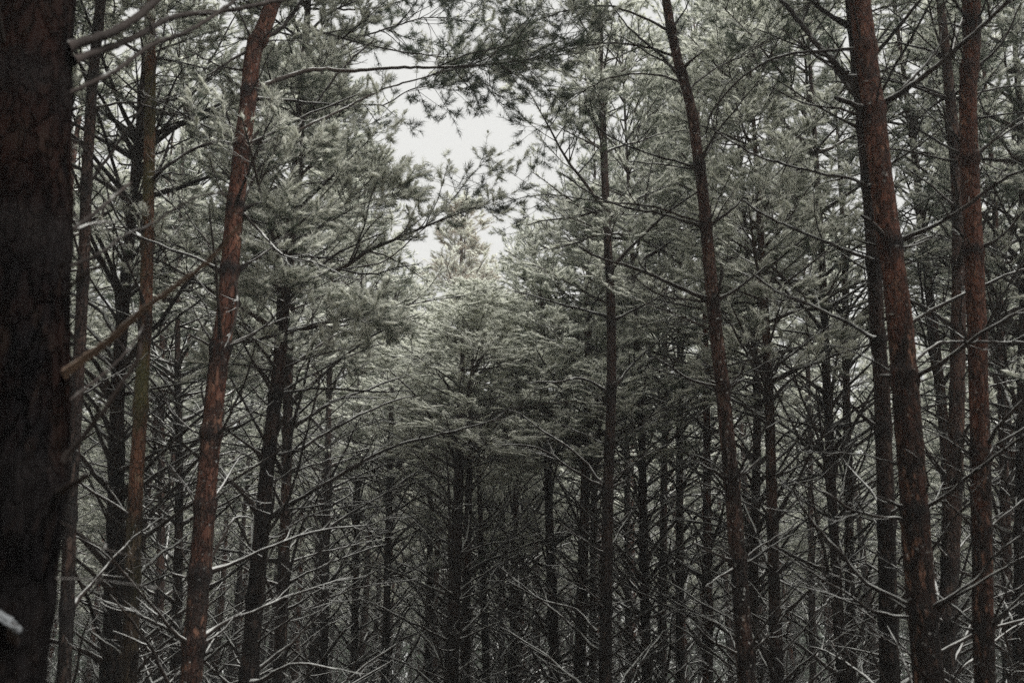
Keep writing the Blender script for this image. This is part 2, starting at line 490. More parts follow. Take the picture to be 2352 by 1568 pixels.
# ---- trunk along rows (x, y, z, r) given relative to the base
def trunk_mesh(rows, whorls, bark, k=12, step=.15, rough=.04, seed=0):
    rng = np.random.default_rng(seed)
    Cc = spline(rows, step)
    zz = Cc[:, 2]; r = Cc[:, 3].copy()
    wh = np.zeros(len(Cc))
    for hz in whorls:
        lo_, st_ = rng.uniform(.07, .34), rng.uniform(.5, 1)
        d = zz - hz
        r *= 1 + rng.uniform(.1, .26) * (.2 if bark.name == 'bark_shaded' else 1) * np.exp(-(d / .045) ** 2)
        wh = np.maximum(wh, st_ * np.exp(-(np.where(d > 0, d / .06, d / lo_)) ** 2))
    V, Q = tubes(Cc[None, :, :3], r[None], k)
    n = len(V)
    nr = len(Cc)
    ang = np.tile(np.arange(k) * 2 * PI / k, nr); zl = np.repeat(zz, k); cen = np.repeat(Cc[:, :3], k, axis=0)
    f = np.zeros(n)
    for q in range(10):
        kk = rng.integers(1, 7); f += rng.normal(0, 1) * np.sin(kk * ang + zl * rng.uniform(.6, 9) + rng.random() * 6) / (kk ** .6)
    f = f / 2.5 * rough + rng.normal(0, rough * .35, n)
    V = cen + (V - cen) * (1 + f)[:, None]
    g = Geo(); g.add(V, Q)
    # cap the top
    wa = np.clip(np.repeat(wh, k) + rng.normal(0, .08, n) * (np.repeat(wh, k) > .05), 0, 1)
    return g.mesh('trunk', [bark], {'whorl': wa})

# ------------------------------------------------------------------ ground
gn = 90
xs = np.linspace(-1, 1, gn); xs = np.sign(xs) * np.abs(xs) ** 2.2 * 450
X, Y = np.meshgrid(xs, xs + 20)
Z = .10 * np.sin(X * .31 + 1) * np.sin(Y * .27) + .05 * np.sin(X * 1.1 + Y * .7)
Z -= .02
V = np.stack([X, Y, Z], -1).reshape(-1, 3)
ii = (np.arange(gn - 1)[:, None] * gn + np.arange(gn - 1)[None, :]).ravel()
g = Geo(); g.add(V, np.stack([ii, ii + 1, ii + gn + 1, ii + gn], -1))
tag(link('ground', g.mesh('ground', [floor_material()])), kind='structure')
def gz(x, y):
    return .10 * math.sin(x * .31 + 1) * math.sin(y * .27) + .05 * math.sin(x * 1.1 + y * .7) - .02

# ------------------------------------------------------------------ the trees one can tell apart
placed = []
HR = random.Random(5)

def pixel_branch(tree, base, rng, pts, d, w0, w1=None, dd=None, name='branch', mat=TWIG, dens=7., fine=1., live=0, snow=.8, bare=.35):
    """a branch whose course is known from the photograph: pts in photo pixels, dd = how much nearer (-) or farther (+) its tip stands"""
    if dd is None: dd = rng.uniform(-.5, .35) * min(1.0, abs(pts[-1][0] - pts[0][0]) / FPX * d * 1.2)
    tt = np.linspace(0, 1, len(pts))
    W = np.array([at(x, y, d + dd * t) for (x, y), t in zip(pts, tt)])
    r0 = w0 / 2 / FPX * depth(W[0]); r1 = (w1 if w1 else w0 * .4) / 2 / FPX * depth(W[-1])
    W = spline(W, max(.02, .035 * d / 4)) - base
    W[1:-1] += rng.normal(0, .0022 * d / 5, W[1:-1].shape)
    if live:
        g = live_branch_geo(rng, W, r0, shoots=live, per=24, snow=snow, bare=bare)
        o = link(name, g.mesh(name, [TWIG_LIVE, NEEDLE]), tree)
    else:
        o = link(name, dead_branch_geo(rng, W, r0, r1, dens, fine, 8).mesh(name, [mat]), tree)
    return o

def tree_px(label, px, w_top, w_bot, d, bark='plain', H=12.5, crown=None, cr=1.0, cb=6.4, hero=0, whorls=(), branches=(), fill=1.0,
            zfill=(0.9, None), lfill=(.6, 1.7), kind='pine_tree', cat='pine tree', group=None, seed=None, crown_tilt=0.0, chh=None):
    seed = seed if seed is not None else int(px[0][0] * 7 + d * 131)
    rng = np.random.default_rng(seed)
    px = sorted(px, key=lambda q: q[1])                # from the top down
    y0, y1 = px[0][1], px[-1][1]
    rows = []
    for x, y in reversed(px):
        p = at(x, y, d)
        wpx = w_top + (w_bot - w_top) * (y - y0) / (y1 - y0)
        rows.append([*p, wpx / 2 / FPX * depth(p)])
    rows = np.array(rows)
    lo = rows[0]; s = (rows[1] - rows[0]) / max(.01, rows[1][2] - rows[0][2])
    ground = lo[:3] - s[:3] * lo[2] * .7
    gx, gy = ground[0], d
    base = np.array([gx, gy, gz(gx, gy)])
    r_lo = lo[3]
    foot = [[*(base - [0, 0, .12]), r_lo * 1.45], [*(base + (lo[:3] - base) * .25), r_lo * 1.12]] if lo[2] > .4 else [[*(base - [0, 0, .12]), r_lo * 1.3]]
    top = rows[-1]
    st = (rows[-1] - rows[-2]) / max(.01, rows[-1][2] - rows[-2][2])
    extra = []
    if top[2] < H - .4:
        for f in (.5, 1.0):
            dz = (H - top[2]) * f
            extra.append([top[0] + st[0] * dz * (.7 if f < 1 else .55), d, top[2] + dz, max(.008, top[3] * (1 - .88 * f))])
    rows = np.vstack([foot, rows, extra]) if extra else np.vstack([foot, rows])
    rows[:, :3] -= base
    e = link(kind, None, None, base)
    tag(e, label, cat, group)
    # rings of branches up the trunk
    wz = [at(x_, y_, d)[2] - base[2] for x_, y_ in [(1176, q) for q in whorls]]
    z = min(wz) - rng.uniform(.45, .6) if wz else cb
    low = []
    while z > zfill[0]:
        low.append(z); z -= rng.uniform(.42, .62)
    z = max(wz) + rng.uniform(.4, .6) if wz else cb + .1
    up = []
    while z < min(H - 1, (zfill[1] or cb) + .2):
        up.append(z); z += rng.uniform(.4, .6)
    allw = sorted(low + wz + up)
    if not hero: allw = sorted(allw + [q + rng.uniform(.2, .3) for q in allw if rng.random() < .5])
    big = hero > 0
    tm = trunk_mesh(rows, allw, BARK[bark], k=(28 if hero > 1 else 18 if big else 10), step=(.03 if hero > 1 else .05 if big else .14), rough=.035 if big else .03, seed=seed)
    link('trunk', tm, e)
    cen = spline(rows, .1)
    def axis(z):
        i = int(np.argmin(np.abs(cen[:, 2] - z))); return cen[i]
    for b in branches:
        pixel_branch(e, base, rng, b[0], d, *b[1:2], **(b[2] if len(b) > 2 else {}))
    for z in allw:
        n = int(round(rng.integers(4, 7) * fill))
        if z in wz and branches: n = max(1, int(n * .55))
        a0 = rng.random() * 6
        for k in range(n):
            c = axis(z); a = a0 + 2 * PI * k / max(1, n) + rng.normal(0, .3)
            if rng.random() < .14:
                o = link('branch_stub', STUB[rng.integers(len(STUB))], e)
                sc = rng.uniform(.6, 1.2)
            else:
                o = link('branch', DEAD[rng.integers(len(DEAD))], e)
                sc = rng.uniform(*lfill)
            rr = c[3] * .6
            o.location = (c[0] + rr * math.cos(a), c[1] + rr * math.sin(a), z + rng.normal(0, .025))
            o.rotation_euler = (rng.normal(0, .3), rng.normal(0, .15), a)
            o.scale = (sc, sc, sc)
    if crown is not None:
        c = axis(cb)
        hh = chh or (H - cb)
        lean = math.atan2(st[0] * .6, 1)
        o = link('crown', CROWN[crown], e, (c[0], c[1], cb), (0, lean + crown_tilt, HR.random() * 6), (cr, cr, hh / 6.4))
        o.rotation_mode = 'ZXY'
    placed.append((base[0], d))
    return e

NB = dict(mat=TWIG_NEAR, dens=1.2, fine=.1)
def B(pts, w, dd=None, **k):
    if dd is not None: k['dd'] = dd
    return (pts, w, k)

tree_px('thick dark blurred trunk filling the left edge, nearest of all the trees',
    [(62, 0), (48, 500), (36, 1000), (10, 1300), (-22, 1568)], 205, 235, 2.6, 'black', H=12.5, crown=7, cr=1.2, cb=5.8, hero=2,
    whorls=(215, 560, 1120, 1400), fill=0, lfill=(.3, .6), branches=[
    B([(150, 110), (250, 78), (320, 35), (372, -12)], 24, .3, w1=16, **NB),
    B([(165, 140), (300, 90), (400, 40), (520, 25), (660, -2)], 19, .9, w1=9, **NB),
    B([(140, 225), (265, 163), (347, 105), (433, 71), (500, 30), (560, -15)], 12, .7, w1=8, **NB),
    B([(120, 560), (204, 500), (265, 449), (302, 418)], 11, .4, w1=6, **NB),
    B([(140, 862), (240, 790), (330, 710), (415, 650), (500, 580), (552, 512)], 21, -.7, w1=7, mat=PALE_TWIG, dens=.1, fine=0),
    B([(130, 625), (240, 576), (275, 546), (347, 515), (449, 454), (515, 444)], 8, .5, w1=4, **NB),
    B([(140, 1060), (208, 981), (250, 924), (312, 830), (322, 785)], 15, .0, w1=9, **NB),
    B([(120, 1140), (203, 1090)], 17, -.2, w1=15, mat=TWIG_NEAR, dens=.1, fine=0),
    B([(135, 1196), (170, 1215), (224, 1252), (302, 1278), (380, 1301)], 5, .3, w1=3, mat=TWIG_NEAR, dens=.6, fine=.0),
    B([(108, 1327), (212, 1332), (322, 1345), (416, 1361), (496, 1392)], 4, .2, w1=2, mat=TWIG_NEAR, dens=.6, fine=.0),
    B([(130, 940), (230, 865), (300, 798), (330, 745)], 8, .5, w1=4, **NB),
    B([(120, 300), (180, 330), (230, 400), (300, 470)], 8, .5, w1=4, **NB),
    B([(130, 700), (180, 640), (230, 610), (252, 560)], 9, -.2, w1=4, **NB),
    ])
tree_px('slim reddish trunk half hidden behind the thick dark trunk at the left edge',
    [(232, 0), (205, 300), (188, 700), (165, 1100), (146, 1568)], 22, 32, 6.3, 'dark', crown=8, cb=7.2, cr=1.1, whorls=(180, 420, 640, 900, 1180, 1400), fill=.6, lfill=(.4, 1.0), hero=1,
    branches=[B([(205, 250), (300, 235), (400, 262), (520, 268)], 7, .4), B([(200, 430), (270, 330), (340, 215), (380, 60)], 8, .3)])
tree_px('slender trunk with green moss above and orange bark below, left of the red leaning trunk',
    [(345, 0), (346, 150), (342, 400), (335, 700), (322, 950), (308, 1200), (295, 1568)], 22, 37, 6.9, 'moss', crown=9, cb=7.6, hero=1,
    whorls=(70, 240, 420, 560, 740, 930, 1190, 1330), fill=.6, lfill=(.4, 1.0), branches=[
    B([(340, 235), (300, 200), (262, 165), (215, 150)], 6), B([(348, 240), (440, 215), (520, 150), (590, 90)], 6, .5),
    B([(338, 425), (400, 370), (470, 335), (545, 330)], 7, -.3), B([(332, 560), (270, 500), (232, 400), (200, 370)], 6),
    B([(340, 440), (370, 380), (400, 300)], 8, .2, w1=5), B([(310, 1190), (370, 1130), (420, 1060), (470, 1020)], 6),
    B([(305, 1195), (250, 1120), (225, 1080)], 6), B([(345, 420), (395, 470), (420, 500)], 6)])
tree_px('dark mossy trunk close behind the slender trunk with green moss',
    [(284, 700), (270, 900), (265, 1200), (253, 1568)], 26, 46, 7.6, 'dark', H=10, crown=4, cb=6.0, cr=.8, hero=0, fill=1.2)
tree_px('red-barked trunk leaning right, with dark rings of branches, left of centre',
    [(628, 0), (585, 110), (573, 210), (558, 330), (540, 480), (520, 700), (500, 850), (480, 1050), (460, 1300), (438, 1568)], 35, 51, 6.4, 'red', crown=9, cr=1.0, cb=7.6, hero=2,
    whorls=(95, 210, 335, 475, 620, 800, 995, 1160, 1318, 1480), fill=1.0, lfill=(.35, 1.1), branches=[
    B([(578, 208), (650, 180), (720, 160), (800, 163), (900, 156), (1000, 155), (1100, 150), (1200, 138), (1330, 122)], 13, 1.2, w1=5, dens=5, live=34, snow=.5, bare=.5),
    B([(545, 333), (480, 328), (400, 370), (355, 402)], 10, -.3, w1=4), B([(562, 337), (660, 310), (760, 265), (870, 210), (960, 182), (1080, 150), (1190, 150)], 9, 1.2, w1=3, live=26, snow=.6, bare=.6),
    B([(548, 327), (530, 290), (512, 235)], 6, w1=4), B([(572, 330), (605, 285)], 7, w1=4),
    B([(558, 458), (600, 380), (690, 285), (780, 165), (860, 90)], 8, .7, w1=4),
    B([(560, 492), (610, 545), (650, 585), (730, 605), (800, 640)], 7, -.4, w1=3, dens=14), B([(555, 482), (602, 464)], 8, w1=6, dens=.1),
    B([(530, 470), (500, 420), (478, 350)], 5), B([(592, 97), (650, 60), (700, -10)], 12, .3, w1=8),
    B([(583, 108), (500, 158), (444, 200), (357, 237)], 7, -.4), B([(575, 165), (500, 150), (425, 112)], 6), B([(580, 100), (560, 50), (530, -5)], 6),
    B([(517, 620), (480, 560), (440, 510), (410, 450)], 6), B([(535, 622), (610, 580), (672, 530)], 7, .2), B([(538, 630), (545, 700), (530, 770), (515, 800)], 8, -.2, w1=5),
    B([(515, 800), (580, 770), (640, 720), (702, 662)], 6), B([(495, 800), (460, 740), (436, 690)], 6), B([(505, 795), (470, 700), (440, 660)], 5, .3),
    B([(490, 1000), (447, 990), (395, 945), (372, 900)], 6), B([(500, 993), (560, 960), (598, 930)], 6), B([(488, 1000), (472, 940), (463, 885)], 7, w1=5),
    B([(505, 990), (520, 930), (535, 900)], 5), B([(498, 1045), (570, 1040)], 4, dens=3),
    B([(465, 1160), (430, 1120), (385, 1060)], 5), B([(490, 1150), (546, 1103)], 5), B([(470, 1315), (525, 1210), (550, 1185), (585, 1195)], 10, .2, w1=4),
    B([(480, 1345), (525, 1320)], 4), B([(450, 1320), (420, 1270), (408, 1200)], 6), B([(465, 1480), (520, 1440), (546, 1402)], 7), B([(440, 1480), (390, 1420), (360, 1395)], 6),
    ])
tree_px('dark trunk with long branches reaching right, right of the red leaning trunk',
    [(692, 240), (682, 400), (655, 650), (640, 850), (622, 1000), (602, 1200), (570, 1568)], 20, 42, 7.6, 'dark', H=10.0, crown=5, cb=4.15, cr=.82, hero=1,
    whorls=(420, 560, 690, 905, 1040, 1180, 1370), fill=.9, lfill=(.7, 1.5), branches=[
    B([(665, 560), (650, 520), (640, 480)], 6, -1.0, live=26, snow=1.3), B([(680, 420), (690, 380), (700, 330)], 6, -.9, live=24, snow=1.2), B([(655, 700), (640, 670), (620, 640)], 6, -.9, live=24, snow=1.2), B([(690, 280), (680, 240), (670, 190)], 6, -.8, live=22, snow=1.0),
    B([(700, 60), (850, 105), (1000, 130), (1100, 150), (1190, 180)], 6, 1.4, live=24, snow=.6, bare=.5), B([(700, 20), (850, 20), (1000, -10), (1150, 30)], 6, 2.0, live=24, snow=.5),
    B([(700, 170), (800, 100), (900, 62), (1000, 40), (1130, 60)], 7, .8, live=30, snow=.5), B([(690, 260), (780, 240), (880, 240), (960, 200), (1060, 210)], 6, .6, live=26, snow=.7),
    B([(690, 100), (760, 30), (880, -20), (1000, -30)], 7, .2, live=24, snow=.5),
    B([(690, 640), (780, 620), (880, 600), (950, 545), (1020, 480), (1085, 400)], 6, 1.5, live=16, snow=.8, bare=.6), B([(655, 560), (740, 520), (830, 470), (930, 440)], 6, -.3, live=26, snow=1.3), B([(650, 770), (720, 745), (800, 735), (890, 730)], 6, -.4, live=26, snow=1.4),
    B([(622, 1185), (700, 1138), (800, 1080), (900, 1025), (1000, 1000), (1150, 962)], 12, -.5, w1=4, dens=9),
    B([(642, 905), (700, 893), (780, 893), (860, 900), (950, 897)], 8, .4, dens=8), B([(635, 1000), (672, 900), (700, 830), (735, 800)], 6),
    B([(600, 1240), (660, 1150), (690, 1050), (720, 930), (740, 850)], 9, -.6, dens=10), B([(640, 905), (600, 850), (560, 820), (540, 790)], 6),
    B([(678, 420), (640, 480), (625, 540)], 8), B([(685, 400), (740, 370), (800, 350)], 6), B([(660, 690), (690, 660), (700, 655)], 8, w1=6, dens=1),
    B([(590, 1380), (700, 1290), (800, 1230), (930, 1170)], 6, -.3, dens=9), B([(580, 1480), (700, 1400), (820, 1350), (960, 1330)], 6, -.8, dens=9),
    B([(600, 1250), (720, 1180), (850, 1150), (960, 1080)], 6, .6, dens=9), B([(590, 1330), (640, 1240), (760, 1100), (830, 1060)], 6, .4, dens=9),
    B([(575, 1500), (640, 1400), (720, 1330), (790, 1260), (880, 1220)], 6, 0, dens=9), B([(610, 1120), (700, 1060), (790, 1000), (880, 960)], 6, .5, dens=9),
    ])
tree_px('slim pale-barked trunk leaning left with rings of snowy branches, right of centre',
    [(1530, 0), (1555, 130), (1585, 240), (1605, 370), (1620, 500), (1637, 690), (1660, 900), (1680, 1100), (1696, 1300), (1716, 1568)], 20, 42, 7.3, 'snowy', crown=8, cr=.85, cb=8.3, hero=2,
    whorls=(70, 170, 380, 517, 690, 890, 1100, 1290, 1505), fill=.9, lfill=(.3, 1.0), branches=[
    B([(1532, 68), (1480, 42), (1400, 15), (1300, 25), (1180, 70)], 7, .6, live=22, snow=.45),
    B([(1553, 130), (1470, 105), (1380, 100), (1280, 120), (1180, 150)], 7, .9, live=24, snow=.45), B([(1570, 190), (1490, 170), (1400, 180), (1320, 225), (1240, 300)], 6, 1.2, live=24, snow=.6),
    B([(1575, 210), (1640, 160), (1720, 120), (1800, 60)], 6, 1.5, live=26, snow=.5), B([(1548, 60), (1575, 20), (1590, -12)], 5), B([(1560, 172), (1510, 120), (1450, 70), (1400, 5)], 7, .2),
    B([(1600, 383), (1500, 357), (1420, 325), (1370, 290), (1340, 235)], 6, .2), B([(1608, 375), (1640, 320), (1655, 220), (1700, 160)], 5, .3),
    B([(1612, 520), (1520, 492), (1430, 475), (1350, 440), (1285, 395)], 8, -.2, w1=3), B([(1612, 512), (1500, 475), (1370, 462), (1250, 447), (1150, 468)], 6, .6, live=8, snow=.5),
    B([(1632, 516), (1680, 482), (1712, 450)], 8, w1=4), B([(1628, 500), (1632, 470)], 7, w1=6, dens=.1), B([(1640, 510), (1690, 430)], 5),
    B([(1630, 690), (1540, 652), (1450, 612), (1390, 597), (1330, 568)], 11, -.4, w1=5), B([(1625, 692), (1530, 682), (1480, 655), (1440, 620)], 6, -.2),
    B([(1650, 687), (1710, 652), (1766, 606)], 9, w1=4), B([(1645, 690), (1655, 650), (1656, 605)], 8, w1=7, dens=.1),
    B([(1655, 890), (1590, 873), (1540, 842), (1495, 815)], 9, -.2, w1=4), B([(1668, 890), (1700, 860), (1718, 820)], 9, w1=4), B([(1672, 893), (1712, 868)], 9, w1=6, dens=.1),
    B([(1660, 885), (1668, 845)], 7, w1=6, dens=.1), B([(1650, 885), (1622, 870)], 7, w1=5, dens=.1),
    B([(1672, 1103), (1610, 1065), (1560, 1030)], 9, -.2, w1=4), B([(1672, 1098), (1620, 1052), (1575, 1042)], 6, .2), B([(1690, 1103), (1730, 1070), (1752, 1040)], 8),
    B([(1690, 1098), (1725, 1060), (1730, 1050)], 6), B([(1676, 1095), (1660, 1000), (1668, 940)], 9, -.25, w1=6, dens=2),
    B([(1690, 1290), (1640, 1270), (1586, 1243)], 9, -.3, w1=5), B([(1700, 1287), (1740, 1260), (1800, 1222), (1840, 1190)], 7, .2), B([(1688, 1302), (1650, 1325), (1620, 1347)], 7, -.4),
    B([(1700, 1290), (1722, 1262), (1715, 1235)], 6), B([(1692, 1285), (1655, 1262), (1625, 1240)], 7, -.1), B([(1705, 1505), (1640, 1473), (1588, 1428)], 9, -.2), B([(1720, 1505), (1770, 1455), (1800, 1390)], 8, -.2),
    B([(1708, 1500), (1690, 1430), (1685, 1390)], 6)])
tree_px('thick red-brown scaly trunk leaning left, largest trunk of the right side',
    [(1974, 0), (2004, 240), (2035, 500), (2062, 700), (2088, 1000), (2110, 1300), (2134, 1568)], 46, 68, 5.6, 'red', crown=7, cr=1.15, cb=6.9, hero=2,
    whorls=(250, 560, 868, 1180, 1410), fill=.6, lfill=(.3, .9), branches=[
    B([(1992, 245), (1928, 158), (1872, 97), (1826, 36), (1780, -15)], 15, .5, w1=10), B([(1990, 252), (1950, 205), (1923, 165), (1900, 100)], 11, .2, w1=6),
    B([(1985, 252), (1918, 224)], 14, -.15, w1=11, dens=.1), B([(1985, 270), (1928, 250), (1847, 237), (1770, 200)], 7),
    B([(2022, 243), (2091, 199), (2163, 143), (2239, 76), (2330, -10)], 15, -.5, w1=9), B([(2025, 250), (2080, 195), (2150, 120), (2165, 70)], 9, .3),
    B([(2025, 262), (2050, 240)], 7, w1=5), B([(1975, 112), (1800, 128), (1700, 182), (1640, 250), (1620, 310)], 8, .5, w1=4),
    B([(2000, 430), (1954, 410), (1903, 403), (1831, 385), (1760, 367), (1709, 342), (1643, 301)], 9, .9, w1=4),
    B([(2005, 600), (1923, 566), (1842, 533), (1750, 490), (1705, 458)], 9, .6, w1=5), B([(2040, 560), (2010, 520), (1978, 495)], 13, -.2, w1=10, dens=.2),
    B([(2060, 556), (2142, 520), (2209, 482), (2285, 423), (2352, 390)], 12, -.5, w1=7), B([(2062, 572), (2132, 551), (2163, 520)], 7), B([(2058, 560), (2080, 520), (2095, 480)], 6),
    B([(2010, 780), (1954, 745), (1893, 714), (1831, 688), (1790, 673), (1719, 622)], 10, .6, w1=5), B([(2090, 872), (2165, 830), (2243, 773), (2360, 706)], 13, -.5, w1=8),
    B([(2085, 845), (2145, 794), (2202, 786), (2360, 786)], 8, .4, w1=6), B([(2092, 885), (2150, 860), (2180, 830)], 6), B([(2060, 865), (2020, 862)], 10, w1=8, dens=.1),
    B([(2114, 1170), (2176, 1137), (2228, 1090), (2285, 1048), (2360, 995)], 10, -.5, w1=7), B([(2090, 1194), (1973, 1178), (1905, 1137), (1838, 1111)], 9, -.4, w1=5),
    B([(2092, 1165), (2050, 1155), (2012, 1137)], 10, -.1, w1=7, dens=.5), B([(2080, 1064), (2056, 1064), (1973, 1043), (1864, 1040)], 6, .1, w1=3), B([(2122, 1160), (2130, 1110), (2120, 1050)], 7, -.15),
    B([(2105, 1420), (2004, 1402), (1952, 1366), (1879, 1324), (1765, 1251)], 8, -.3, w1=4), B([(2100, 1395), (1994, 1340), (1937, 1277), (1859, 1189), (1820, 1120)], 11, .2, w1=5),
    B([(2125, 1405), (2155, 1386), (2243, 1329), (2280, 1282), (2360, 1215)], 8, -.4, w1=5)])
tree_px('dark trunk standing close behind the thick red-brown trunk, to its left',
    [(1985, 330), (2000, 500), (2012, 700), (2025, 900), (2036, 1200), (2044, 1568)], 28, 45, 7.3, 'dark', crown=3, cb=7.6, hero=1,
    whorls=(420, 600, 780, 985, 1200, 1420), fill=.8, branches=[B([(2015, 984), (1980, 955), (1950, 925)], 10, w1=7), B([(2015, 990), (1990, 930), (1975, 905)], 5)])
tree_px('straight red-brown trunk near the right edge with dark branch collars',
    [(2232, 0), (2224, 200), (2226, 350), (2238, 600), (2248, 900), (2255, 1200), (2262, 1568)], 37, 47, 6.6, 'red', crown=7, cb=7.5, hero=2,
    whorls=(160, 368, 580, 780, 1040, 1215, 1445), fill=.9, lfill=(.4, .9), branches=[
    B([(2218, 362), (2122, 306), (2066, 260)], 8, .3), B([(2219, 355), (2180, 290), (2148, 235)], 8, .2), B([(2238, 357), (2301, 311), (2360, 275)], 8), B([(2235, 272), (2360, 256)], 6),
    B([(2230, 572), (2190, 510), (2153, 455)], 7), B([(2250, 572), (2301, 541), (2360, 476)], 9, -.3), B([(2252, 560), (2265, 500), (2290, 440)], 6),
    B([(2255, 1040), (2301, 970), (2360, 908)], 11, -.3, w1=7), B([(2245, 1035), (2215, 1010), (2197, 985)], 8), B([(2245, 1218), (2180, 1160), (2124, 1100)], 8, .1), B([(2262, 1218), (2310, 1180), (2360, 1142)], 8),
    B([(2252, 1450), (2210, 1440), (2185, 1425)], 9), B([(2270, 1450), (2300, 1390), (2325, 1310)], 8, -.2), B([(2270, 1455), (2320, 1400), (2360, 1375)], 7), B([(2240, 160), (2300, 100), (2345, 10)], 8)])
tree_px('thin red-brown trunk just left of the straight one near the right edge',
    [(2185, 250), (2198, 420), (2202, 600), (2196, 1000), (2182, 1300), (2170, 1568)], 24, 44, 8.4, 'plain', crown=4, cb=8.0, hero=1, whorls=(330, 480, 600, 760, 900, 1110, 1290), fill=1.0,
    branches=[B([(2190, 1110), (2150, 1060), (2120, 1020)], 8), B([(2185, 1110), (2130, 1040), (2095, 920)], 6), B([(2200, 480), (2130, 420), (2080, 385)], 6)])
tree_px('slim snow-dusted slanting trunk between the thick red-brown trunk and the straight one',
    [(2085, 240), (2105, 400), (2120, 550), (2145, 760), (2160, 900), (2175, 1100), (2180, 1568)], 13, 30, 11.5, 'snowy', crown=4, cb=8.6, hero=0, fill=.9)
tree_px('tall straight trunk right of the open sky, with curling snowy branches on its left',
    [(1383, 250), (1393, 500), (1403, 700), (1404, 900), (1396, 1150), (1390, 1568)], 15, 30, 10.4, 'dark', crown=4, cr=.92, cb=6.3, hero=1, H=11.5,
    whorls=(345, 500, 620, 735, 890, 1020, 1122, 1270, 1400, 1500), fill=.9, branches=[
    B([(1393, 900), (1340, 869), (1277, 877), (1220, 877)], 8, -.2, w1=3), B([(1388, 1120), (1324, 1085), (1251, 1035), (1194, 1022), (1138, 1022)], 9, -.3, w1=3),
    B([(1388, 500), (1360, 475), (1335, 462)], 5), B([(1403, 500), (1440, 470), (1480, 450)], 5), B([(1400, 1120), (1440, 1100), (1455, 1075), (1440, 1060)], 6),
    B([(1370, 1450), (1324, 1400), (1251, 1380), (1160, 1330)], 7), B([(1385, 345), (1340, 310), (1300, 250)], 5, .2, live=6), B([(1410, 890), (1460, 830), (1560, 740)], 7, .3)])
tree_px('short pine with snowy crown, the thicker of two close dark trunks in the middle',
    [(1058, 960), (1050, 1200), (1036, 1568)], 18, 34, 12.5, 'dark', H=6.8, crown=2, cr=1.3, cb=4.5, crown_tilt=.1, fill=1.1, zfill=(.5, None))
tree_px('thinner of two close dark trunks in the middle, under the snowy crown',
    [(1082, 940), (1075, 1200), (1068, 1568)], 12, 24, 13.5, 'plain', H=7.4, crown=2, cr=1.1, cb=4.9, fill=.9)
tree_px('distant pine with a pale frosted pointed crown standing at the foot of the open sky',
    [(1060, 600), (1064, 900), (1072, 1568)], 9, 20, 21.5, 'plain', H=13.1, crown=6, cr=1.45, cb=5.8, fill=.7)
tree_px('distant pine with a yellowish pointed top just right of the pale frosted crown',
    [(1225, 620), (1228, 900), (1232, 1568)], 8, 18, 22.5, 'plain', H=12.8, crown=4, cr=1.1, cb=6.6, fill=.7)
